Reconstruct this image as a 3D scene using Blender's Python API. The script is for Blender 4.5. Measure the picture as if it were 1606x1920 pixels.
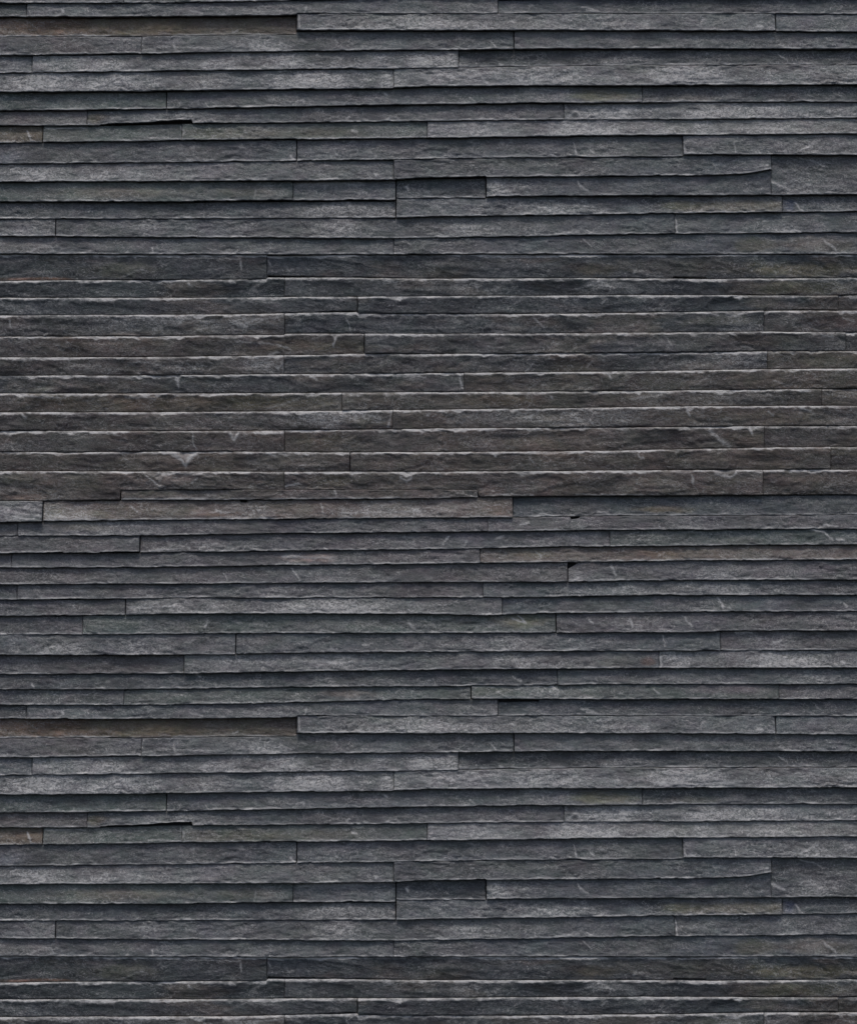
import bpy, math
import numpy as np

# ------------------------------------------------------------------ camera, sky, sun, exposure
scene = bpy.context.scene
C = scene.collection
for o in list(bpy.data.objects):
    bpy.data.objects.remove(o)

BASE = 1.36                      # height of the middle of the picture above the foot of the wall (m)
CAM_D = 4.2
cam_data = bpy.data.cameras.new('camera')
cam = bpy.data.objects.new('camera', cam_data)
C.objects.link(cam)
cam.location = (0.0, -CAM_D, BASE)
cam.rotation_euler = (math.radians(90), 0, 0)
cam_data.sensor_fit = 'VERTICAL'
cam_data.sensor_height = 24
cam_data.lens = 24 * (CAM_D - 0.016) / 1.92
cam_data.clip_start = 0.1
cam_data.clip_end = 200
scene.camera = cam

SUN_EL, SUN_AZ = 72, 6           # soft light high in front of the wall (overcast)
world = bpy.data.worlds.new('World')
scene.world = world
world.use_nodes = True
wn = world.node_tree
bg = wn.nodes['Background']
sky = wn.nodes.new('ShaderNodeTexSky')
sky.sky_type = 'NISHITA'
sky.sun_disc = False
sky.sun_elevation = math.radians(SUN_EL)
sky.sun_rotation = math.radians(180 + SUN_AZ)
sky.air_density = 1.0
sky.dust_density = 3.5
sky.ozone_density = 1.0
wn.links.new(sky.outputs[0], bg.inputs[0])
bg.inputs[1].default_value = 0.10
sd = bpy.data.lights.new('sun', 'SUN')
sd.energy = 1.3
sd.angle = math.radians(14)
sd.color = (1.0, 0.965, 0.92)
sun = bpy.data.objects.new('sun', sd)
C.objects.link(sun)
sun.rotation_euler = (math.radians(90 - SUN_EL), 0, math.radians(-SUN_AZ))
sun.location = (0, -6, 8)
scene.view_settings.view_transform = 'Standard'
scene.view_settings.look = 'None'
scene.view_settings.exposure = 0.44
scene.view_settings.gamma = 1.0
scene.view_settings.use_curve_mapping = False
scene.render.engine = 'CYCLES'

# ------------------------------------------------------------------ noise
def _hash(ix, iy, seed):
    h = (ix.astype(np.int64) * 374761393 + iy.astype(np.int64) * 668265263 + seed * 1442695041) & 0xffffffff
    h = ((h ^ (h >> 13)) * 1274126177) & 0xffffffff
    h = ((h ^ (h >> 16)) * 2246822519) & 0xffffffff
    return ((h ^ (h >> 15)) & 0xffffff) / float(0xffffff)

def vn(x, y, seed=0):            # value noise in -1..1
    ix = np.floor(x); iy = np.floor(y)
    fx = x - ix; fy = y - iy
    fx = fx*fx*fx*(fx*(fx*6-15)+10); fy = fy*fy*fy*(fy*(fy*6-15)+10)
    a = _hash(ix, iy, seed); b = _hash(ix+1, iy, seed)
    c = _hash(ix, iy+1, seed); d = _hash(ix+1, iy+1, seed)
    return 2*((a*(1-fx)+b*fx)*(1-fy) + (c*(1-fx)+d*fx)*fy) - 1

def fbm(x, y, seed=0, octv=4, gain=0.5):
    s = 0; a = 1; t = 0
    for k in range(octv):
        s = s + a*vn(x, y, seed+k*17); t += a
        x = x*2.03+13.7; y = y*2.03+7.1; a *= gain
    return s/t

def sstep(e0, e1, x):
    t = np.clip((x-e0)/(e1-e0), 0, 1)
    return t*t*(3-2*t)

# ------------------------------------------------------------------ slate material
mat = bpy.data.materials.new('split_slate')
mat.use_nodes = True
nt = mat.node_tree
N = nt.nodes; L = nt.links
bsdf = N['Principled BSDF']
def node(t, **kw):
    n = N.new(t)
    for k, v in kw.items(): setattr(n, k, v)
    return n
def math_(op, a, b=None, c=None, clamp=False):
    n = node('ShaderNodeMath', operation=op, use_clamp=clamp)
    for i, v in enumerate((a, b, c)):
        if v is None: continue
        if isinstance(v, (int, float)): n.inputs[i].default_value = v
        else: L.new(v, n.inputs[i])
    return n.outputs[0]
def noise(vec, scale, detail=4, rough=0.55, dist=0.0):
    n = node('ShaderNodeTexNoise')
    n.inputs['Scale'].default_value = scale
    n.inputs['Detail'].default_value = detail
    n.inputs['Roughness'].default_value = rough
    n.inputs['Distortion'].default_value = dist
    L.new(vec, n.inputs['Vector'])
    return n.outputs['Fac']
def mapped(scale):
    m = node('ShaderNodeMapping')
    m.inputs['Scale'].default_value = scale
    L.new(geo_co, m.inputs['Vector'])
    return m.outputs[0]
def rng(v, a, b, c, d):
    n = node('ShaderNodeMapRange'); n.clamp = True
    L.new(v, n.inputs[0])
    for i, q in enumerate((a, b, c, d)): n.inputs[1+i].default_value = q
    return n.outputs[0]
pig = node('ShaderNodeAttribute', attribute_name='pigment')
det = node('ShaderNodeAttribute', attribute_name='finish')
tc = node('ShaderNodeTexCoord')
# every stone has its own grain: shift the texture by a number stored per stone
sc = node('ShaderNodeVectorMath', operation='SCALE'); sc.inputs[0].default_value = (1.7, 0.9, 3.1)
L.new(det.outputs['Alpha'], sc.inputs['Scale'])
ad = node('ShaderNodeVectorMath', operation='ADD')
L.new(tc.outputs['Object'], ad.inputs[0]); L.new(sc.outputs[0], ad.inputs[1])
geo_co = ad.outputs[0]
sep = node('ShaderNodeSeparateColor'); L.new(det.outputs['Color'], sep.inputs[0])
wear_lit, mottle, edge = sep.outputs[0], sep.outputs[1], sep.outputs[2]
iso = mapped((1, 1, 1)); stretch = mapped((0.3, 1, 1)); semi = mapped((0.5, 1, 1))
n_layer = noise(stretch, 260, 5, 0.6)          # fine horizontal bedding
n_cloud = noise(semi, 34, 5, 0.6, 0.4)
n_speck = noise(iso, 420, 3, 0.7)
n_mott = noise(mapped((0.7, 1, 1)), 150, 5, 0.75, 2.2)
n_line = noise(semi, 75, 4, 0.6, 1.6)
n_line2 = noise(stretch, 120, 4, 0.6, 0.8)
# multiplicative tone
tone = math_('MULTIPLY', rng(n_layer, 0.32, 0.68, 0.82, 1.2), rng(n_cloud, 0.32, 0.68, 0.68, 1.32))
tone = math_('MULTIPLY', tone, rng(n_speck, 0.3, 0.7, 0.72, 1.28))
# thin pale scratches: ridges of distorted noise
r1 = math_('ABSOLUTE', math_('SUBTRACT', n_line, 0.5))
r1 = rng(r1, 0.0, 0.020, 1, 0)
r2 = math_('ABSOLUTE', math_('SUBTRACT', n_line2, 0.52))
r2 = rng(r2, 0.0, 0.012, 1, 0)
gate = rng(noise(semi, 22, 3, 0.6), 0.42, 0.6, 0.05, 1)
gate2 = rng(noise(stretch, 50, 3, 0.6), 0.48, 0.62, 0, 1)
scr = math_('ADD', math_('MULTIPLY', math_('MULTIPLY', r1, gate), 0.85), math_('MULTIPLY', math_('MULTIPLY', r2, gate2), 0.5))
scr = math_('MULTIPLY', scr, rng(n_speck, 0.35, 0.6, 0.2, 1))
dots = math_('MULTIPLY', rng(noise(iso, 230, 2, 0.5), 0.66, 0.72, 0, 1), math_('ADD', 0.25, mottle))
scr = math_('ADD', scr, math_('MULTIPLY', dots, 0.6))
# mottled pale abrasion, plus painted face and edge highlights
blot = rng(noise(semi, 16, 5, 0.62, 0.5), 0.38, 0.62, 0.15, 1.25)
mo = math_('MULTIPLY', math_('MULTIPLY', rng(n_mott, 0.46, 0.60, 0, 1), math_('ADD', mottle, 0.16)), blot)
pale = math_('ADD', scr, math_('ADD', math_('MULTIPLY', mo, 0.85), math_('MULTIPLY', math_('MULTIPLY', mottle, blot), 0.17)))
we = math_('MULTIPLY', wear_lit, rng(n_mott, 0.35, 0.6, 0.5, 1.3))
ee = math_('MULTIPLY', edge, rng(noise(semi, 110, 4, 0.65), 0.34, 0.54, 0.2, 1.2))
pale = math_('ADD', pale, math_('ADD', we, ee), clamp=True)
base = node('ShaderNodeVectorMath', operation='SCALE')
L.new(pig.outputs['Color'], base.inputs[0]); L.new(tone, base.inputs['Scale'])
# tiny hue drift (green / violet minerals)
hue = node('ShaderNodeMix', data_type='RGBA', blend_type='MULTIPLY')
hue.inputs['Factor'].default_value = 1.0
cr = node('ShaderNodeValToRGB')
cr.color_ramp.elements[0].position = 0.35; cr.color_ramp.elements[0].color = (1.06, 0.96, 1.02, 1)
cr.color_ramp.elements[1].position = 0.65; cr.color_ramp.elements[1].color = (0.95, 1.04, 0.98, 1)
L.new(noise(mapped((0.6, 1, 1)), 28, 4, 0.65, 0.5), cr.inputs[0])
L.new(base.outputs[0], hue.inputs['A']); L.new(cr.outputs[0], hue.inputs['B'])
mixp = node('ShaderNodeMix', data_type='RGBA')
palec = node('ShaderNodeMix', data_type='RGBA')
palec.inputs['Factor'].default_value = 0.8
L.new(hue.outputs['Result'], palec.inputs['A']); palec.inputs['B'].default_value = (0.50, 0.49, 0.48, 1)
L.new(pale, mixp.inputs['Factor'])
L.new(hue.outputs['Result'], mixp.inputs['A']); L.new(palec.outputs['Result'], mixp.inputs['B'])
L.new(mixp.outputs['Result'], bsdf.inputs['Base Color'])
L.new(rng(n_cloud, 0.3, 0.7, 0.55, 0.8), bsdf.inputs['Roughness'])
bsdf.inputs['Specular IOR Level'].default_value = 0.35
bh = math_('ADD', math_('MULTIPLY', n_layer, 0.4), math_('ADD', math_('MULTIPLY', n_speck, 0.35), math_('MULTIPLY', n_mott, 0.5)))
bump = node('ShaderNodeBump')
bump.inputs['Strength'].default_value = 0.75
bump.inputs['Distance'].default_value = 0.003
L.new(bh, bump.inputs['Height']); L.new(bump.outputs[0], bsdf.inputs['Normal'])

mort = bpy.data.materials.new('dark_mortar')
mort.use_nodes = True
mb = mort.node_tree.nodes['Principled BSDF']
mb.inputs['Roughness'].default_value = 0.95
mb.inputs['Base Color'].default_value = (0.02, 0.02, 0.022, 1)
mnz = mort.node_tree.nodes.new('ShaderNodeTexNoise'); mnz.inputs['Scale'].default_value = 90
mcr = mort.node_tree.nodes.new('ShaderNodeValToRGB')
mcr.color_ramp.elements[0].color = (0.012, 0.012, 0.014, 1); mcr.color_ramp.elements[1].color = (0.04, 0.04, 0.042, 1)
mort.node_tree.links.new(mnz.outputs['Fac'], mcr.inputs[0]); mort.node_tree.links.new(mcr.outputs[0], mb.inputs['Base Color'])

# ------------------------------------------------------------------ survey of the wall (millimetres from the top left of the view)
PER = 1317.5
S = {
 1: [(0,31),(300,31),(420,30),(555,28),(557,25),(803,26),(1000,25),(1606,26)],
 2: [(0,68),(250,67),(400,65.5),(555,64),(557,58),(803,58),(1000,57),(1300,58),(1606,60)],
 3: [(0,103),(130,103),(260,101),(400,98),(550,96),(803,94),(963,92),(1060,91),(1606,92)],
 4: [(0,137),(60,136),(250,134),(500,131),(650,129),(738,129),(859,127),(1000,124),(1200,122),(1606,122)],
 5: [(0,173),(300,171),(500,168),(737,166),(739,165),(803,162),(1606,159)],
 6: [(0,207),(150,206),(310,204),(500,201),(803,196),(900,194.5),(1000,193),(1200,192.5),(1300,191),(1606,191)],
 7: [(0,235),(190,235),(360,231),(500,230.5),(803,227),(1000,225),(1057,224.5),(1300,223.5),(1606,221)],
 8: [(0,268),(80,267),(340,263.5),(600,261),(801,259),(1000,256.5),(1150,254),(1300,254),(1606,251)],
 9: [(0,307),(150,306),(556,302),(803,298),(950,296),(1100,295),(1279,294),(1281,290),(1606,291)],
 10: [(0,341),(300,340),(556,339),(738,337),(803,334),(1000,332),(1300,329.5),(1390,327),(1440,319),(1606,318)],
 11: [(0,378),(350,378),(549,377),(740,376.5),(742,371),(911,371),(913,368.5),(1200,366.5),(1445,366),(1606,364)],
 12: [(0,410),(300,410),(742,408.5),(803,406),(1000,404),(1200,401),(1466,398),(1606,396.5)],
 13: [(0,443),(200,444),(500,446),(738,447),(803,446),(1000,443),(1200,439),(1606,436)],
 14: [(0,476),(300,477),(556,477.5),(738,477),(900,476.5),(1200,476.5),(1606,477)],
 15: [(0,526),(130,525),(300,524.5),(499,523),(501,520),(650,520),(803,522),(1100,521),(1260,522),(1330,523),(1606,520)],
 16: [(0,558),(350,558),(533,556.5),(670,556),(803,555),(1200,553),(1606,554)],
 17: [(0,591),(300,590),(450,589),(600,585.5),(669,584.5),(672,587.5),(803,588),(1000,588),(1200,586),(1430,582),(1606,582)],
 18: [(0,631),(300,630),(532,627),(534,625),(803,625.5),(1000,625),(1300,623),(1432,621.5),(1606,623)],
 19: [(0,670),(300,669),(440,667.5),(560,665.5),(683,662.5),(803,663.5),(1000,663),(1300,660.5),(1440,658.5),(1606,658)],
 20: [(0,704),(300,703.5),(500,701.5),(803,699.5),(1000,698),(1200,696),(1438,692),(1606,690.5)],
 21: [(0,737.5),(300,737.5),(500,737),(803,735),(1200,733),(1450,730),(1606,729)],
 22: [(0,772.5),(300,772.5),(600,770.5),(803,768),(1000,766),(1300,761.5),(1606,760.5)],
 23: [(0,808),(300,808),(533,807),(736,804.5),(803,803.5),(1000,802),(1200,801),(1400,799),(1606,798.5)],
 24: [(0,847),(130,848),(300,846.5),(533,847),(600,848),(803,847.5),(1000,846.5),(1200,844),(1400,839.5),(1606,837.5)],
 25: [(0,883),(300,884),(656,884.5),(803,884.5),(1000,883.5),(1300,881),(1606,880.5)],
 26: [(0,939),(80,940),(225,938),(500,937.5),(803,935),(960,931),(1200,929),(1606,928)],
 27: [(0,979),(80,978),(230,976),(500,974),(803,971.5),(960,970.5),(1050,968.5),(1606,965.5)],
 28: [(0,1005),(250,1005),(500,1001),(803,998),(913,997),(1000,996),(1200,994),(1606,992)],
 29: [(0,1038),(120,1037.5),(262,1036.5),(400,1035),(803,1030.5),(1000,1027),(1143,1025),(1606,1021)],
 30: [(0,1065),(200,1065),(500,1061),(803,1057.5),(900,1056),(1100,1054),(1300,1051.5),(1606,1050)],
 31: [(0,1096),(400,1095),(803,1092),(1000,1092),(1070,1091),(1300,1088),(1606,1087.5)],
 32: [(0,1125),(90,1124.5),(400,1121.5),(803,1121.5),(905,1121),(1050,1119.5),(1200,1116.5),(1606,1116)],
 33: [(0,1156),(235,1153.5),(300,1151),(500,1150.5),(803,1152),(900,1154),(1000,1151.5),(1100,1149.5),(1300,1147.5),(1606,1147)],
 34: [(0,1191),(155,1190),(440,1188.5),(803,1187.5),(1042,1187),(1300,1186),(1360,1183),(1606,1182.5)],
 35: [(0,1228.5),(200,1228.5),(440,1227.5),(500,1225),(803,1223),(1000,1221.5),(1250,1220.5),(1606,1220)],
 36: [(0,1265),(345,1263.5),(500,1260.5),(803,1256.5),(1000,1254.5),(1235,1253),(1606,1252.5)],
 37: [(0,1293.5),(250,1293),(450,1291),(530,1289.5),(700,1288),(882,1287.5),(884,1286),(1045,1285.5),(1100,1283.5),(1606,1283.5)],
 38: [(0,1322.5),(230,1323),(320,1322),(530,1318.5),(650,1315),(800,1311.5),(882,1312),(884,1310.5),(1010,1311.5),(1606,1311.5)],
}
S[0] = [(x, y-PER) for x, y in S[38]]
S['26a'] = [(0,938.5),(80,939.5),(224,937.5),(226,919),(500,918),(750,918),(895,918.5),(898,931.5),(1606,927.5)]
LEFT, RIGHT = -260, 1866

def seam(k, x):
    p = S[k]
    y = np.interp(x, [a for a, b in p], [b for a, b in p])
    sd_ = 900 if k == '26a' else (38 if k == 0 else int(k))
    xx = x
    return y + 0.55*fbm(xx/46.0, xx*0+3.3, 500+sd_, 3) + 0.45*fbm(xx/9.0, xx*0+1.3, 700+sd_, 3)

# pigments: the stone's own colour
P = {'g': (.071,.077,.082), 'n': (.069,.081,.077), 'p': (.077,.076,.080), 'w': (.118,.121,.124), 'm': (.088,.093,.097),
     'b': (.092,.076,.064), 'o': (.084,.074,.058), 'k': (.042,.047,.050), 'd': (.055,.061,.066), 'v': (.076,.065,.060), 'q': (.100,.083,.073)}
# frosted, scoured patches: centre, half length, amount
FR = [(1380,208,190,.45),(1130,208,90,.9),(1100,240,260,.6),(1350,240,200,.4),(560,118,260,.55),(740,115,100,.7),(150,120,120,.4),(300,150,220,.45),(640,150,140,.8),(60,150,110,.5),
      (1000,145,160,.8),(1300,145,120,.7),(1450,145,110,.7),(850,145,70,.6),(250,325,120,.4),(90,325,100,.55),(640,430,90,.4),(250,430,100,.3),(430,605,110,.6),(250,605,200,.3),(500,680,70,.5),
      (680,785,60,.7),(600,785,90,.45),(330,1140,110,.6),(600,1140,160,.5),(100,1210,110,.45),(620,1240,70,.7),(450,1240,100,.3),(1500,1238,110,.5),(1440,1238,30,.5),(1270,1238,35,.6),(1000,1238,120,.25),
      (130,965,70,.6),(700,960,120,.4),(800,43,280,.35),(1100,43,160,.3),(1530,345,90,.25),(650,395,100,.4),(1520,275,90,.35),(930,350,25,.5),(960,350,90,.2),(300,225,110,.25),(870,108,60,.3),(1180,108,90,.3),
      (240,80,60,.2),(480,85,120,.3),(1230,75,120,.2),(1000,380,110,.3),(860,425,80,.3),(1500,425,90,.25),(300,1210,90,.3),(900,1205,160,.25),(1100,1080,60,.2),(1400,1080,150,.25),(1300,1105,200,.25),(250,985,110,.3),
      (400,1028,120,.35),(550,1110,80,.3),(1050,1105,110,.3),(700,1165,100,.25),(1200,1165,90,.25),(1460,1205,60,.3),(1020,1295,90,.35),(1550,1270,60,.2),(1480,1298,50,.3),(30,960,50,.5),(950,785,200,.2),(1150,780,120,.3),
      (1350,675,150,.2),(980,610,80,.2),(1380,605,60,.4),(300,680,120,.25),(900,540,60,.25),(1120,540,40,.35)]
# row: profile A (lower edge stands proud) or B (upper edge stands proud), joints, then per strip  pigment, stand-out mm, mottling
R = [
 (1,'A',[50,933],        [('k',9,0),('g',13,.25),('d',11,.1)]),
 (2,'A',[556,1453],      [('b',7,.05),('m',17,.3),('m',16,.15)]),
 (3,'A',[265,963],       [('p',12,0),('g',14,.15),('m',15,.05)]),
 (4,'A',[60,859],        [('m',12,.3),('m',14,.45),('d',11,.15)]),
 (5,'A',[738],           [('m',15,.45),('w',17,.6)]),
 (6,'A',[312,1204],      [('n',11,.15),('g',13,.2),('d',12,.1)]),
 (7,'A',[163,1057],      [('p',11,.1),('g',12,.1),('m',13,.55)]),
 (8,'A',[80,341,801],    [('o',10,.1),('n',12,.1),('n',13,.15),('w',15,.5)]),
 (9,'A',[556,1280],      [('g',12,.1),('g',13,.15),('m',17,.3)]),
 (10,'A',[738,1445],     [('m',14,.35),('g',17,.1),('g',14,.1)]),
 (11,'A',[549,742,911],  [('n',12,.1),('g',11,.05),('d',9.5,.05),('g',15,.1)]),
 (12,'A',[742,1466],     [('d',10,.1),('g',13,.2),('d',11,.2)]),
 (13,'A',[104,1265],     [('m',13,.2),('g',13,.2),('g',13,.1)]),
 (14,'A',[738],          [('g',13,.1),('g',14,.05)]),
 (15,'B',[500],          [('k',11,.05),('d',12,.05)]),
 (16,'B',[533],          [('k',12,.1),('d',12,.15)]),
 (17,'B',[670,1571],     [('d',12,.1),('d',13,.1),('k',9,0)]),
 (18,'B',[533,1432],     [('v',13,.3),('d',12,.15),('v',12,.15)]),
 (19,'B',[683,1585],     [('v',12,.2),('g',15,.1),('d',11,.1)]),
 (20,'B',[532,1438],     [('v',13,.25),('d',12,.1),('o',12,.1)]),
 (21,'B',[870],          [('d',12,.1),('o',14,.1)]),
 (22,'B',[641,1540],     [('o',12,.15),('o',13,.15),('o',11,.1)]),
 (23,'B',[736],          [('v',13,.2),('q',14,.2)]),
 (24,'B',[533,1432],     [('v',13,.1),('b',13,.1),('v',12,.1)]),
 (25,'B',[656,1557],     [('b',12,.1),('b',13,.1),('v',11,.1)]),
 ('26','B',[533,1430],   [('q',14,.1),('q',14,.1),('b',12,.1)]),
 (27,'A',[80,961],       [('w',15,.3),('q',11,.3),('d',6,.1)]),
 (28,'A',[33,914],       [('p',10,.1),('p',12,.1),('p',12,.1)]),
 (29,'A',[262,1143],     [('p',15,.1),('p',11,.15),('n',12,.15)]),
 (30,'A',[21,900],       [('p',10,.1),('p',12,.1),('q',12,.1)]),
 (31,'A',[1064],         [('p',12,.1),('p',14,.15)]),
 (32,'A',[32,905],       [('d',10,0),('p',12,.15),('g',13,.1)]),
 (33,'A',[235,941],      [('p',12,.05),('m',15,.45),('g',13,.1)]),
 (34,'A',[155,1042],     [('p',11,.05),('n',13,.15),('p',14,.15)]),
 (35,'A',[442,1350],     [('m',14,.25),('g',14,.2),('p',12,.15)]),
 (36,'A',[345,1235],     [('p',10,.1),('m',14,.2),('m',14,.45)]),
 (37,'A',[1045],         [('d',11,.1),('g',12,.1)]),
 (38,'A',[232,883,1460], [('g',11,.1),('n',12,.2),('n',14,.15),('p',13,.1)]),
]
# mineral stains, and one darker patch on the tall stone: centre, radii, colour, strength
ST = [
 (1500,308,100,14,(.050,.052,.056),.7),(300,928,90,9,(.095,.082,.072),.8),(420,928,60,9,(.088,.083,.074),.5),  # first entry darkens the upper part of the tall stone
 (60,48,150,22,(.140,.088,.060),.75),(250,50,150,20,(.118,.100,.062),.8),(430,52,120,20,(.098,.088,.064),.6),
 (1130,178,90,14,(.118,.112,.070),.7),(1300,183,60,8,(.10,.095,.075),.4),
 (60,252,70,14,(.115,.090,.062),.7),(180,220,26,10,(.13,.115,.07),.6),(420,250,150,14,(.105,.098,.072),.6),(600,250,90,12,(.10,.095,.072),.5),
 (230,360,140,13,(.125,.118,.092),.6),(460,358,70,13,(.11,.105,.085),.5),
 (1300,386,70,12,(.112,.103,.062),.65),(1400,385,90,14,(.105,.095,.068),.7),(1480,385,14,16,(.05,.062,.095),.8),
 (1420,460,55,16,(.105,.105,.075),.6),(1540,458,80,16,(.135,.120,.100),.6),(40,459,90,16,(.12,.11,.105),.5),
 (220,505,70,16,(.095,.100,.072),.6),(60,523,80,5,(.22,.13,.085),.75),
 (1110,505,50,14,(.12,.095,.065),.6),(1250,500,200,18,(.085,.080,.068),.6),(1500,505,150,16,(.115,.100,.062),.75),
 (1500,540,120,14,(.10,.095,.06),.6),(1350,600,80,14,(.115,.115,.085),.5),(1560,603,70,16,(.10,.072,.068),.6),
 (560,648,110,14,(.110,.088,.062),.6),(640,650,60,12,(.10,.088,.065),.6),
 (60,722,70,12,(.17,.155,.13),.5),(1560,675,90,14,(.095,.088,.062),.6),
 (250,755,200,14,(.115,.090,.066),.6),(500,755,150,13,(.112,.094,.058),.6),(930,750,90,12,(.110,.088,.055),.6),
 (700,790,60,14,(.13,.115,.09),.5),(1450,782,120,15,(.150,.128,.098),.6),(1300,782,90,14,(.135,.115,.09),.5),
 (1390,820,60,14,(.135,.100,.080),.5),(620,825,80,16,(.085,.072,.055),.6),(1180,785,90,14,(.115,.100,.082),.4),
 (330,900,45,14,(.20,.165,.145),.6),(30,900,50,18,(.13,.12,.09),.6),(50,932,60,7,(.20,.135,.11),.6),(250,925,120,7,(.14,.125,.105),.5),
 (620,902,60,14,(.092,.080,.055),.6),(1390,905,80,14,(.125,.105,.085),.4),(915,920,30,12,(.14,.10,.085),.5),
 (150,962,70,12,(.165,.150,.110),.6),(300,958,100,10,(.145,.130,.105),.5),(930,955,26,14,(.20,.150,.125),.6),
 (1240,955,60,7,(.17,.135,.085),.6),(410,963,60,6,(.20,.125,.085),.5),
 (150,985,70,12,(.14,.13,.105),.5),(590,1046,60,9,(.30,.23,.20),.65),(1000,1040,50,12,(.10,.085,.06),.7),(1240,1040,50,12,(.14,.095,.065),.65),
 (970,1165,60,14,(.155,.140,.09),.6),(1390,1012,60,10,(.10,.10,.085),.4),(1215,1240,18,10,(.15,.085,.065),.6),(1150,1242,50,12,(.10,.10,.082),.5),
 (650,1300,60,10,(.14,.12,.095),.5),(1370,1290,120,12,(.115,.090,.105),.5),(930,1298,60,10,(.095,.105,.085),.6),
 (700,1168,90,14,(.090,.098,.085),.5),(200,1168,80,14,(.085,.095,.085),.5),
]
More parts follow.
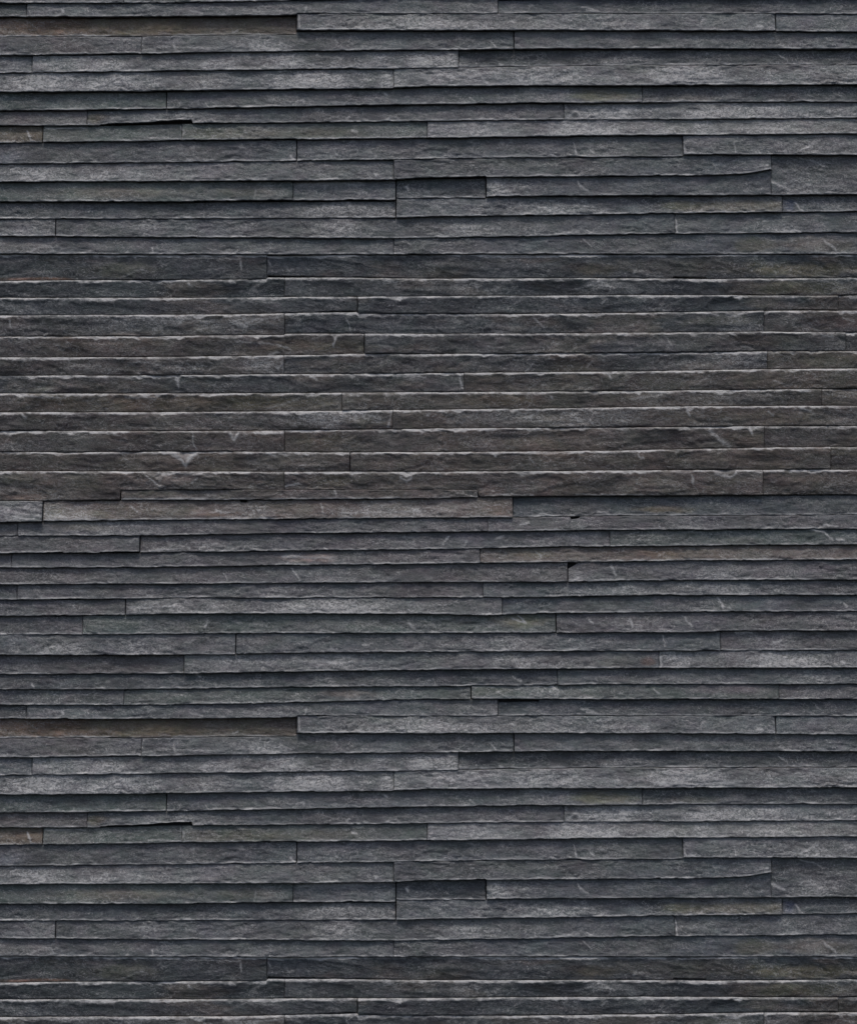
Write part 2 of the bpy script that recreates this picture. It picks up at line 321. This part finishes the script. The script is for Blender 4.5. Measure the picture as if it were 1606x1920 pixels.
# pale chips, scars, quartz threads and painted ledge light: polylines with half width and strength
MK = [
 ([(116,19),(118,22)],2.2,1),([(355,19),(380,24)],1.5,.5),([(570,24),(575,10)],1.3,.6),([(560,28),(562,55),(585,57)],1.6,.6),([(600,54),(640,56),(700,55)],1.6,.6),
 ([(1090,12),(1120,20),(1100,18)],1.8,.7),([(435,60),(445,55)],1.6,.6),([(960,40),(975,26)],1.2,.4),([(1418,52),(1426,50)],2.6,.8),
 ([(920,78),(930,90)],1.6,.7),([(265,95),(300,88),(420,90)],1.2,.5),([(270,70),(264,92)],1.2,.5),([(325,80),(330,92)],1.4,.6),([(490,90),(520,92)],2,.6),
 ([(935,120),(943,122)],2.2,.8),([(1459,100),(1475,112)],1.4,.5),([(860,120),(864,122)],2,.7),([(880,145),(900,140),(915,158)],2.4,.6),
 ([(1220,150),(1300,152),(1390,148)],2.5,.5),([(385,192),(392,200)],1.4,.6),([(540,190),(570,188)],1.3,.5),([(720,174),(725,178)],1.8,.7),
 ([(880,182),(890,190)],1.4,.5),([(1260,187),(1285,188)],1.4,.7),([(50,245),(56,262)],1.6,.8),([(57,264),(66,265)],1.6,.7),([(338,236),(344,246),(341,258)],1.8,.7),
 ([(650,222),(656,218)],1.6,.7),([(660,244),(668,246)],2.6,.7),([(725,223),(728,221)],1.8,.8),([(85,240),(160,239)],1.1,.6),([(280,258),(330,260)],1.2,.6),
 ([(1060,222),(1080,206),(1090,222)],2.6,.6),([(1165,222),(1180,200)],2.4,.6),([(1240,210),(1380,206)],2.4,.35),
 ([(1075,268),(1080,290)],1.5,.7),([(1070,291),(1110,292)],1.3,.6),([(1107,282),(1112,286)],1.5,.6),([(1281,275),(1284,286),(1300,288)],2.2,.8),([(1375,270),(1379,286)],2,.6),([(1500,282),(1530,268)],2,.5),
 ([(543,290),(552,298)],1.8,.7),([(630,288),(634,291)],2,.8),([(352,298),(358,300)],1.8,.6),([(704,329),(708,327)],2.4,.9),([(200,322),(230,324),(264,324)],1.2,.5),
 ([(1415,315),(1438,310)],2.4,.6),([(1440,335),(1455,345),(1470,352)],2.2,.6),([(1500,296),(1530,302),(1545,312)],1.6,.5),([(763,349),(765,354)],2.6,1),([(745,371),(790,372)],1,.5),
 ([(1083,340),(1090,350),(1101,357)],1.8,.7),([(560,345),(680,343)],5.0,.34),([(480,355),(476,372)],1.6,.4),([(1295,380),(1294,396)],1.2,.5),([(1493,380),(1500,392),(1506,396)],2.0,.7),
 ([(1265,407),(1268,420),(1268,436)],1.9,.95),([(1040,438),(1070,435)],1.8,.7),([(1100,430),(1110,438)],1.5,.6),([(1480,430),(1500,433)],2,.6),([(100,425),(105,412)],1.1,.5),
 ([(640,430),(655,420)],2,.6),([(1001,425),(1003,440)],1.2,.5),([(1093,448),(1110,464)],1.2,.6),([(1545,450),(1560,462),(1568,470)],1.8,.7),([(54,475),(75,462),(94,461),(101,468)],1.3,.6),([(284,465),(287,472)],1.5,.7),
 ([(900,481),(980,482),(1050,481),(1140,481)],1.3,.85),([(1270,481),(1350,480)],1.2,.7),([(855,481),(862,481)],1.4,.8),([(450,490),(453,505)],1.6,.7),([(330,482),(450,486)],1.1,.5),([(504,488),(506,497)],2.0,.7),  # level strokes near the top paint light caught along the ledge
 ([(230,518),(265,504),(275,508)],1.2,.5),([(1185,512),(1205,506)],1.4,.6),([(352,531),(358,535)],2.0,.8),([(430,528),(440,530)],2.2,.8),([(180,548),(200,542)],1.4,.4),
 ([(1080,542),(1110,532),(1130,525)],2.0,.6),([(890,535),(896,546)],1.5,.5),([(1138,560),(1128,568)],1.6,.6),([(18,600),(20,610)],2.2,.7),([(450,612),(480,598),(530,594)],2.0,.5),([(650,598),(656,618)],1.2,.6),
 ([(1000,594),(1010,606),(1018,612)],1.8,.6),([(1360,590),(1380,593),(1390,588)],2.6,.75),([(1320,586),(1345,592)],2.0,.6),([(1600,602),(1580,596)],2,.5),
 ([(628,634),(624,650)],2.2,.95),([(440,640),(520,645),(545,655)],1.6,.5),([(1250,634),(1258,648)],1.5,.6),([(1540,628),(1562,632)],2.2,.7),([(500,668),(520,660)],2.2,.7),
 ([(240,682),(260,678),(300,683)],1.6,.5),([(520,690),(533,682),(530,698)],2.2,.7),([(985,696),(1000,680)],1.6,.6),([(1100,688),(1110,676)],1.8,.5),
 ([(330,708),(334,726)],2.0,.8),([(583,706),(592,712)],2.6,.7),([(735,704),(790,706)],2.0,.6),([(860,702),(866,728)],2.4,.7),([(1140,702),(1144,710)],1.8,.7),([(1450,714),(1480,722)],1.6,.5),
 ([(30,742),(120,746)],2.0,.6),([(235,744),(290,746)],2.4,.6),([(500,765),(530,758),(560,748)],1.4,.5),([(1032,744),(1036,746)],2.4,.9),([(1180,748),(1240,740)],2,.4),
 ([(42,778),(48,784)],2.8,.8),([(735,770),(728,800)],2.0,.6),([(800,780),(806,776)],1.6,.5),([(980,790),(1000,776)],1.5,.6),([(1288,770),(1292,780)],2.0,.8),([(1440,772),(1448,778)],2.2,.7),([(1500,766),(1520,770)],2.2,.7),
 ([(361,812),(362,835),(370,846)],1.3,.8),([(345,842),(358,832)],1.1,.6),([(430,812),(438,825),(446,812)],2.6,.9),([(200,812),(225,816)],1.8,.6),([(480,812),(530,812)],2.6,.6),
 ([(1330,808),(1350,824),(1368,838)],3.6,.6),([(1405,802),(1410,812)],2.8,.8),([(320,850),(335,858),(347,872),(358,856),(368,850)],3.2,1),([(260,848),(330,850)],1.6,.7),([(500,850),(515,854)],2.2,.7),
 ([(990,856),(1000,868)],1.6,.6),([(1195,852),(1200,858),(1206,860)],2.0,.8),([(230,858),(238,862)],1.4,.5),([(270,888),(300,914)],1.6,.7),([(300,888),(380,890),(400,894)],1.8,.5),([(360,906),(370,896)],2.2,.6),
 ([(535,912),(560,906)],2.0,.7),([(750,895),(762,904),(770,896)],2.4,.7),([(1296,890),(1300,908)],2.0,.7),([(1340,888),(1370,896),(1380,886)],2.4,.7),([(628,920),(630,930)],1.6,.6),([(900,932),(940,926),(1000,929)],1.3,.6),([(1080,927),(1230,928)],1.2,.7),
 ([(10,968),(60,974),(75,966)],2.2,.8),([(245,948),(256,960)],1.6,.7),([(90,960),(130,972)],2.6,.5),([(360,962),(440,960)],2.0,.5),([(405,957),(415,962)],2.6,.8),([(600,945),(606,962)],1.6,.6),([(640,962),(790,958)],1.5,.5),
 ([(1010,964),(1030,965)],1.6,.7),([(1120,960),(1140,962)],2.0,.7),([(975,984),(990,980)],2.2,.9),([(1545,984),(1570,986)],2,.7),([(1510,990),(1545,998),(1560,1012)],2.0,.8),([(1570,1012),(1582,1013)],2.4,.8),
 ([(830,1020),(840,1005)],1.6,.8),([(870,1022),(874,1014)],1.5,.7),([(930,1010),(945,1004)],1.8,.7),([(280,1032),(330,1030)],1.6,.7),([(608,1029),(612,1031)],2,.9),([(530,1043),(630,1047)],3.2,.7),([(1004,1034),(1014,1044)],1.6,.6),
 ([(420,1076),(426,1088)],1.3,.7),([(546,1065),(560,1086)],1.3,.7),([(740,1078),(752,1072)],1.2,.5),([(1146,1062),(1154,1078)],1.8,.7),([(1075,1087),(1090,1080)],1.8,.6),([(440,1112),(460,1096)],1.2,.4),
 ([(240,1140),(320,1136),(330,1132)],2.6,.5),([(560,1140),(700,1138)],2.4,.35),([(590,1146),(598,1148)],2,.7),([(1346,1120),(1356,1140)],1.8,.8),([(1582,1132),(1588,1138)],2.0,.8),([(900,1152),(930,1151)],1.4,.7),
 ([(960,1160),(985,1168),(970,1152)],1.8,.9),([(1060,1148),(1100,1149)],1.3,.7),([(390,1165),(384,1176)],2.4,.7),([(475,1168),(500,1176)],1.4,.4),([(768,1170),(776,1178)],2.6,.8),([(1105,1162),(1110,1168)],2,.8),
 ([(1180,1160),(1186,1176)],2.0,.7),([(1282,1156),(1296,1176)],1.8,.7),([(1380,1187),(1408,1186)],1.8,.8),([(1243,1192),(1246,1212)],1.3,.7),([(820,1214),(840,1208)],2,.5),([(1445,1208),(1465,1200)],2.2,.7),([(680,1210),(700,1206)],1.8,.6),
 ([(560,1240),(660,1242)],3.0,.4),([(1237,1232),(1240,1250)],2,.6),([(1330,1228),(1350,1215)],1.4,.5),([(1500,1238),(1510,1246)],2.2,.6),([(1575,1241),(1582,1242)],2.2,.8),([(366,1264),(374,1269)],2,.7),([(60,1284),(64,1288)],1.8,.9),([(190,1290),(196,1291)],1.8,.7),
 ([(960,1270),(976,1278)],1.4,.5),([(970,1286),(1020,1284)],1.5,.9),([(1028,1284),(1045,1294)],1.8,.9),([(754,1307),(756,1309)],1.6,.8),([(930,1296),(950,1306),(1000,1308)],1.2,.6),([(1225,1292),(1236,1302)],1.4,.6),
]

def seg_dist(X, Y, pts):
    best = np.full(X.shape, 1e9)
    for (ax, ay), (bx, by) in zip(pts[:-1], pts[1:]):
        dx, dy = bx-ax, by-ay
        q = np.clip(((X-ax)*dx+(Y-ay)*dy)/(dx*dx+dy*dy+1e-9), 0, 1)
        best = np.minimum(best, np.hypot(X-ax-q*dx, Y-ay-q*dy))
    return best

# chips hanging from the upper arris of the split strips: x, half width, depth
CHIPS = {}
_rs = np.random.RandomState(11)

STRONG = {312, 1453, 556, 963, 442, 1042, 235, 262, 883, 683, 670, 656, 742, 104, 911, 226, 896, 80, 1064}
GAPS = [(7,'lo',188,360,1.6,6.6),(15,'lo',501,645,4.0,0.6),(15,'lo',1262,1325,3.4,2.4),(14,'up',500,612,1.2,0.6),(0,'up',935,1010,6.5,4.5),
        (26,'up',449,463,4.5,4.0),(30,'up',1064,1082,13,2),(27,'up',1070,1086,5,3),(17,'lo',596,669,0.6,2.4),(29,'lo',188,262,1.2,2.2),(29,'lo',40,118,0.6,2.0),
        (11,'lo',362,740,1.4,1.8),(32,'up',100,150,1.2,1.2),(10,'lo',742,911,1.0,1.4),(2,'lo',557,760,1.0,0.6),(17,'lo',1432,1570,0.6,1.6),(37,'up',232,240,2,1),(5,'up',300,340,.6,.3),
        (33,'up',100,158,1.6,1.0),(8,'lo',300,556,0.4,1.2),(3,'lo',60,260,0.4,1.4)]
BACK = -22.0
def strip_grid(x0, x1, tk, bk, kind, code, d, mot, seed, first, last, row26=None):
    """one stone: padded grid of X, Y(down), OUT in mm with colour attributes"""
    rs = np.random.RandomState(seed)
    gl = 0.0 if first else (0.9 if x0 in STRONG else 0.25)
    gr = 0.0 if last else (0.9 if x1 in STRONG else 0.25)
    n = max(6, int((x1-x0)/1.9))
    xs = np.linspace(x0+gl, x1-gr, n)
    yt = seam(tk, xs) ; yb = seam(bk, xs)
    h = float(np.median(yb-yt))
    m = max(10, int(h/1.75))
    t = np.linspace(0, 1, m)
    t = t + 0.06*np.sin(2*math.pi*t)*-1 * 0.9      # denser towards the arrises
    t = (t-t[0])/(t[-1]-t[0])
    lo = 0.25 + 1.3*np.clip(fbm(xs/30, xs*0, seed+5, 3), 0, 1) + (1.1*np.clip(vn(xs/7, xs*0, seed+6)-0.3, 0, 1))
    for k_, side, a_, b_, ga, gb in GAPS:
        m_ = (xs >= a_) & (xs <= b_)
        g_ = np.where(m_, ga+(gb-ga)*(xs-a_)/(b_-a_), 0)
        if side == 'lo' and k_ == bk: lo = lo + g_
    up = 0.2 + 0.4*np.clip(fbm(xs/30, xs*0, seed+7, 3), 0, 1)
    for k_, side, a_, b_, ga, gb in GAPS:
        if side == 'up' and k_ == tk: up = up + np.where((xs >= a_) & (xs <= b_), ga+(gb-ga)*(xs-a_)/(b_-a_), 0)
    if bk == '26a': lo = lo*0.25
    if tk == '26a': up = up*0.2
    yt = yt + up; yb = yb - lo
    X = np.repeat(xs[None, :], m, 0); T = np.repeat(t[:, None], n, 1)
    # slightly slanted, ragged ends
    sl0 = rs.uniform(-1.2, 1.2); sl1 = rs.uniform(-1.2, 1.2)
    end = np.exp(-(X-x0)/6)*(0 if first else 1); end2 = np.exp(-(x1-X)/6)*(0 if last else 1)
    Y = yt[None, :]*(1-T) + yb[None, :]*T
    X = X + end*(0.25*vn(Y/4, Y*0, seed+8)) + end2*(0.25*vn(Y/4, Y*0, seed+9))
    zt = Y - yt[None, :]; zb = yb[None, :] - Y
    # broad waviness
    out = d + 1.6*fbm(X/170, Y/400, seed+20, 3)
    wear_lit = np.zeros_like(X); edge = np.zeros_like(X)
    if kind == 'A':
        tilt = rs.uniform(4.6, 7.2) if row26 is None else 1.5
        out = out + tilt*(T-0.55)
        f = fbm(X/38, Y/13, seed+30, 5)
        ter = f*3.2; fl = np.floor(ter); ter = (fl + sstep(0.62, 1.0, ter-fl))/3.2
        rough = 1+1.2*np.clip(fbm(X/120, Y/40, seed+36, 2)+0.1, 0, 1)
        out = out + rough*(1.15*ter + 0.75*fbm(X/11, Y/4.5, seed+31, 4) + 0.45*fbm(X/16, Y/2.4, seed+33, 3))
        ff = fbm(X/34+0.8*fbm(X/20, Y/20, seed+38, 2), Y/14, seed+37, 3)
        out = out - 0.8*sstep(0.24, 0.31, ff)
        # small spalls low on the face
        rb = 0.7
        out = out - np.where(zb < rb, (rb-np.sqrt(np.maximum(rb*rb-(rb-zb)**2, 0))), 0)
        out = out - np.where(zt < 0.8, 0.5*(0.8-zt), 0)
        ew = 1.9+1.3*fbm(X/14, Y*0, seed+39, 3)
        edge = np.exp(-(np.maximum(zb-1.0,0)/ew)**2)*np.clip(0.62+1.1*fbm(X/60, Y*0, seed+35, 4), 0.12, 1)*1.0  # pale worn lower arris, with its highlight painted in
    else:
        und = rs.uniform(3.2, 4.6)
        face = out + und*(0.35-T)
        # conchoidal flakes: layered wedges
        w = fbm(X/95+0.7*fbm(X/45, Y/30, seed+41, 3), (Y+rs.uniform(-.15,.15)*X)/34, seed+40, 4, 0.42)
        ter = w*2.6; fl = np.floor(ter); ter = (fl + sstep(0.55, 1.0, ter-fl))/2.6
        w2 = fbm(X/45, (Y-0.1*X)/13, seed+43, 4)
        face = face + 3.2*ter + 0.9*w2 + 0.35*fbm(X/7, Y/4, seed+44, 3)
        # broken upper arris: sloping shelf of varying height with hanging chips
        c = 3.3 + 3.2*np.clip(fbm(X[0]/26, X[0]*0, seed+45, 5, 0.6)+0.05, -0.55, 1)
        ln = x1-x0
        for _ in range(int(ln/75)+1):
            cx = rs.uniform(x0, x1); hw = rs.uniform(5, 30); dp = rs.uniform(1.5, 6)
            c = np.maximum(c, 2.4 + dp*np.clip(1-np.abs(X[0]-cx)/hw, 0, 1)**rs.uniform(.8, 1.6))
        for cx, cy, hw, dp in ((347,850,24,17),(438,809,14,13),(300,886,34,17),(628,631,8,14),(1292,765,10,10),(1409,801,14,11),(762,886,18,14),(1360,884,30,10),(660,706,8,10),(590,702,26,7),(500,808,50,7),(1380,586,36,9),(334,706,8,10),(60,740,60,4)):
            if x0 < cx < x1 and abs(float(np.interp(cx, xs, yt))-cy) < 8:
                c = np.maximum(c, dp*np.clip(1-np.abs(X[0]-cx)/hw, 0, 1)**0.9)
        C_ = c[None, :]*(0.85+0.45*fbm(X/9, Y/6, seed+46, 3)) + 0.7*fbm(X/6, Y/6, seed+49, 2)
        D_ = np.clip(1.9+0.22*(C_-2.4), 1.5, 5.0)
        sh = face.copy()
        top_out = face - 0.1
        cham = top_out - np.maximum(D_*(1-zt/np.maximum(C_, 0.8)), -3) + 0.25*fbm(X/5, Y/5, seed+48, 3)
        sh = np.minimum(face, cham)
        edge = sstep(1.6, -0.6, zt-C_)*np.clip(0.62+0.9*fbm(X/55, Y*0, seed+47, 4)+0.5*fbm(X/9, Y*0, seed+54, 3), 0.18, 1)*np.clip(1-0.35*(C_-4)/8, 0.55, 1)  # pale chipped stone, with the light on the ledge painted in
        out = sh
        out = out - np.where(zb < 1.2, (1.2-np.sqrt(np.maximum(1.44-(1.2-zb)**2, 0))), 0)
    # vertical arrises round off
    for q, fl_ in ((X-x0, first), (x1-X, last)):
        if not fl_:
            out = out - np.where(q < 2.4, 1.3*(1-np.clip(q/2.4, 0, 1))**2, 0)
    # pigment
    col = np.array(P[code])[None, None, :]*np.ones(X.shape+(1,))
    if kind == 'B':          # neighbouring stones come from the same bed: colours drift across them
        mid = np.array([.076, .068, .063]) if 19 <= int(bk if bk != '26a' else 26) else np.array([.056, .060, .063])
        wq = 0.45 + 0.35*fbm(X/150, Y/45, 4242, 4)
        col = col*(1-wq[..., None]) + mid*wq[..., None]
        wb = sstep(0.05, 0.45, fbm(X/120+3, Y/30, 777, 4))*0.5
        col = col*(1-wb[..., None]) + np.array([.105, .083, .066])*wb[..., None]
    br = 1 + 0.13*fbm(X/210, Y/60, seed+50, 3) + 0.05*fbm(X/30, Y/14, seed+51, 3)
    col = col*br[..., None]
    tint = 0.07*fbm(X/120, Y/50, seed+52, 3)
    col[..., 0] *= 1+tint; col[..., 2] *= 1-tint
    mm = np.full(X.shape, float(mot)*0.8+0.05)*(0.6+1.1*np.clip(fbm(X/90, Y/30, seed+53, 3)+0.2, 0, 1))
    ymid = lambda xx: (float(np.interp(xx, xs, yt)), float(np.interp(xx, xs, yb)))
    for sx, sy, rx, st in FR:
        if x0 < sx < x1:
            a, b = ymid(sx)
            if a < sy < b:
                q = np.hypot((X-sx)/rx, (Y-sy)/26) + 0.5*fbm(X/26, Y/10, int(sx)+3, 4)
                mm = mm + 1.6*st*sstep(1.1, 0.2, q)
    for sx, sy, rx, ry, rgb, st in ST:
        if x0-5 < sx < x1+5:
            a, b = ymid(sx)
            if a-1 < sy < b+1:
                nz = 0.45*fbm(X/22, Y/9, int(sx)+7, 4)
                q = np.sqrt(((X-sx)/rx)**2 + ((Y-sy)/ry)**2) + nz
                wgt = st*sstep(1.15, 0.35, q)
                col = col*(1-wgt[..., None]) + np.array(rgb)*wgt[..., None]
    for pts, hw, st in MK:
        px = [p[0] for p in pts]; py = [p[1] for p in pts]
        mx = sum(px)/len(px); my = sum(py)/len(py)
        if max(px) < x0 or min(px) > x1 or not (x0-2 < mx < x1+2): continue
        a, b = ymid(mx)
        if not (a-2 < my < b+2): continue
        i0 = np.searchsorted(xs, min(px)-12); i1 = np.searchsorted(xs, max(px)+12)
        if i1 <= i0: continue
        XX = X[:, i0:i1] + 1.6*vn(X[:, i0:i1]/5, Y[:, i0:i1]/5, 91); YY = Y[:, i0:i1] + 1.3*vn(X[:, i0:i1]/6+9, Y[:, i0:i1]/5, 92)
        dd = seg_dist(XX, YY, pts)
        g = st*np.exp(-(dd/(hw*0.85))**2)
        wear_lit[:, i0:i1] = np.maximum(wear_lit[:, i0:i1], g*1.0)
        out[:, i0:i1] += 0.35*g
    # random little nicks
    for _ in range(int((x1-x0)*h/5200)):
        cx = rs.uniform(x0+4, x1-4); tt = rs.uniform(0.15, 0.95)
        a, b = ymid(cx); cy = a+(b-a)*tt
        ang = rs.uniform(-1.2, 1.2); ll = rs.uniform(2, 13); st = rs.uniform(.2, .55)
        pts = [(cx, cy), (cx+ll*math.cos(ang), cy+ll*math.sin(ang)*0.6), (cx+1.5*ll*math.cos(ang*.5), cy+ll*math.sin(ang*.3))]
        i0 = np.searchsorted(xs, cx-28); i1 = np.searchsorted(xs, cx+28)
        dd = seg_dist(X[:, i0:i1]+1.5*vn(X[:, i0:i1]/4, Y[:, i0:i1]/4, 93), Y[:, i0:i1], pts)
        g = st*np.exp(-(dd/rs.uniform(.8, 1.7))**2)
        wear_lit[:, i0:i1] = np.maximum(wear_lit[:, i0:i1], g*0.6)
    if kind == 'A': mm = mm*(0.55+0.75*T)  # mottling paler downward: highlight of the lower face painted in
    fin = np.stack([wear_lit, np.clip(mm, 0, 1.4), np.clip(edge, 0, 1), np.full(X.shape, (seed*0.37) % 11)], -1)
    # wrap back into the wall
    X = np.pad(X, 1, mode='edge'); Y = np.pad(Y, 1, mode='edge'); O = np.pad(out, 1, mode='constant', constant_values=BACK)
    col = np.pad(col, ((1, 1), (1, 1), (0, 0)), mode='edge'); fin = np.pad(fin, ((1, 1), (1, 1), (0, 0)), mode='edge')
    return X, Y, O, col, fin

def mesh_from(grids, name, ox, oy):
    vs, fs, shp, cs, ft = [], [], [], [], []
    off = 0
    for X, Y, O, col, fin in grids:
        m, n = X.shape
        vs.append(np.stack([(X-ox)/1000, -O/1000, -(Y-oy)/1000], -1).reshape(-1, 3))
        idx = np.arange(m*n).reshape(m, n)+off
        f = np.stack([idx[:-1, :-1], idx[1:, :-1], idx[1:, 1:], idx[:-1, 1:]], -1)
        s = np.zeros((m-1, n-1), bool); s[0] = s[-1] = True; s[:, 0] = s[:, -1] = True
        fs.append(f.reshape(-1, 4)); shp.append(s.ravel())
        cs.append(col.reshape(-1, 3)); ft.append(fin.reshape(-1, 4))
        off += m*n
    V = np.concatenate(vs); F = np.concatenate(fs); SH = np.concatenate(shp); CC = np.concatenate(cs); FT = np.concatenate(ft)
    me = bpy.data.meshes.new(name)
    me.vertices.add(len(V)); me.vertices.foreach_set('co', V.astype(np.float32).ravel())
    me.loops.add(len(F)*4); me.loops.foreach_set('vertex_index', F.astype(np.int32).ravel())
    me.polygons.add(len(F))
    me.polygons.foreach_set('loop_start', (np.arange(len(F))*4).astype(np.int32))
    me.update(calc_edges=True)
    a = me.attributes.get('sharp_face') or me.attributes.new('sharp_face', 'BOOLEAN', 'FACE')
    a.data.foreach_set('value', SH)
    for nm, arr in (('pigment', CC), ('finish', FT)):
        at = me.attributes.new(nm, 'FLOAT_COLOR', 'POINT')
        at.data.foreach_set('color', (arr if arr.shape[1] == 4 else np.concatenate([arr, np.ones((len(arr), 1))], 1)).astype(np.float32).ravel())
    me.materials.append(mat)
    me.validate()
    return me

# ------------------------------------------------------------------ list every stone
stones = []      # (grid, x0, x1, ytop, ybot, yshift, label, key)
seed = 100
for row, kind, joints, specs in R:
    rk = int(row)
    xs_ = [LEFT]+joints+[RIGHT]
    for i, (code, d, mot) in enumerate(specs):
        seed += 101
        tk, bk = rk-1, rk
        if row == '26': bk = '26a'
        if rk == 10 and i == 2: bk = 11          # tall stone two courses high
        x1_ = xs_[i+1]
        if rk == 11 and i == 3: x1_ = 1445
        stones.append(dict(x0=xs_[i], x1=x1_, tk=tk, bk=bk, kind=kind, code=code, d=d, mot=mot, seed=seed,
                           first=(i == 0), last=(i == len(specs)-1 and x1_ > 1606), row=rk))
stones.append(dict(x0=226, x1=896, tk='26a', bk=26, kind='A', code='v', d=11.2, mot=.1, seed=77, flat=1, first=False, last=False, row=26))

def ext(s):
    a, b = max(0, s['x0']), min(1606, s['x1'])
    xm = np.array([(a+b)/2.0])
    return a, b, float(seam(s['tk'], xm)[0]), float(seam(s['bk'], xm)[0])

inst = []
for s in stones:
    a, b, yt, yb = ext(s)
    for sh in (-PER, 0.0, PER):
        y0, y1 = yt+sh, yb+sh
        vis0, vis1 = max(0, y0), min(1920, y1)
        area = max(0, vis1-vis0)*max(0, b-a)
        if y1 > -190 and y0 < 2275:
            inst.append((area, s, sh, yb-yt))
inst.sort(key=lambda q: -q[0])
main = inst[:100]
rest = inst[100:]
print('stones in view', sum(1 for q in inst if q[0] > 0), 'of', len(inst))

wall = bpy.data.objects.new('slate_cladding', None)
C.objects.link(wall)
wall.location = (0, 0, 0)
wall.empty_display_size = 0.3
wall['label'] = 'dark grey wall of thin split slate strips stacked in long uneven horizontal courses'
wall['category'] = 'stone cladding'

cache = {}
def grid(s):
    if s['seed'] not in cache:
        cache[s['seed']] = strip_grid(s['x0'], s['x1'], s['tk'], s['bk'], s['kind'], s['code'], s['d'], s['mot'], s['seed'], s['first'], s['last'], s.get('flat'))
    return cache[s['seed']]
LABELS = {(2,0): 'rust-brown stained slate strip', (2,1): 'pale grey slate strip standing proud with a square broken left end',
          (4,1): 'long pale speckled slate strip', (5,0): 'pale scoured slate strip', (5,1): 'pale mottled slate strip',
          (7,2): 'pale blotched slate strip', (8,3): 'pale frosted slate strip', (10,2): 'tall rough slate block', (12,1): 'grey slate strip with olive stain',
          (22,0): 'olive brown slate strip', (27,0): 'short pale rough slate piece', (30,1): 'slate strip with a pinkish pale scar', (33,1): 'pale grey slate strip',
          (36,1): 'grey slate strip with a small rust red spot at its end'}
meshes = {}
idx_in_row = {}
for s in stones:
    k = s['row']; idx_in_row.setdefault(k, []).append(s['seed'])
proto = {}
for area, s, sh, hh in main:
    a, b, yt, yb = ext(s)
    ox, oy = (a+b)/2.0, (yt+yb)/2.0
    key = s['seed']
    if key not in proto:
        o = bpy.data.objects.new('slate_strip', mesh_from([grid(s)], 'slate_strip', ox, oy))
        proto[key] = o
    else:
        o = proto[key].copy()
    C.objects.link(o)
    o.parent = wall
    o.location = ((ox-803)/1000, 0, BASE+(960-oy-sh)/1000)
    lab = LABELS.get((s['row'], idx_in_row[s['row']].index(key)))
    if lab: o['label'] = lab
gr = []
for area, s, sh, hh in rest:
    X, Y, O, col, fin = grid(s)
    gr.append((X, Y+sh, O, col, fin))
o = bpy.data.objects.new('short_slate_strip', mesh_from(gr, 'short_slate_strip', 803, 960))
C.objects.link(o); o.parent = wall; o.location = (0, 0, BASE); o['kind'] = 'stuff'

# masonry core the stones are bedded in
allY = [ext(q[1])[2]+q[2] for q in inst]
zt = BASE+(960-min(allY)-6)/1000; zb = 0.0
x0, x1 = (LEFT-803+3)/1000, (RIGHT-803-3)/1000
v = [(x, y, z) for x in (x0, x1) for y in (0.002, 0.22) for z in (zb, zt)]
me = bpy.data.meshes.new('mortar_core')
me.from_pydata(v, [], [(0,1,3,2),(4,6,7,5),(0,4,5,1),(2,3,7,6),(0,2,6,4),(1,5,7,3)])
me.materials.append(mort)
o = bpy.data.objects.new('mortar_core', me); C.objects.link(o); o.parent = wall
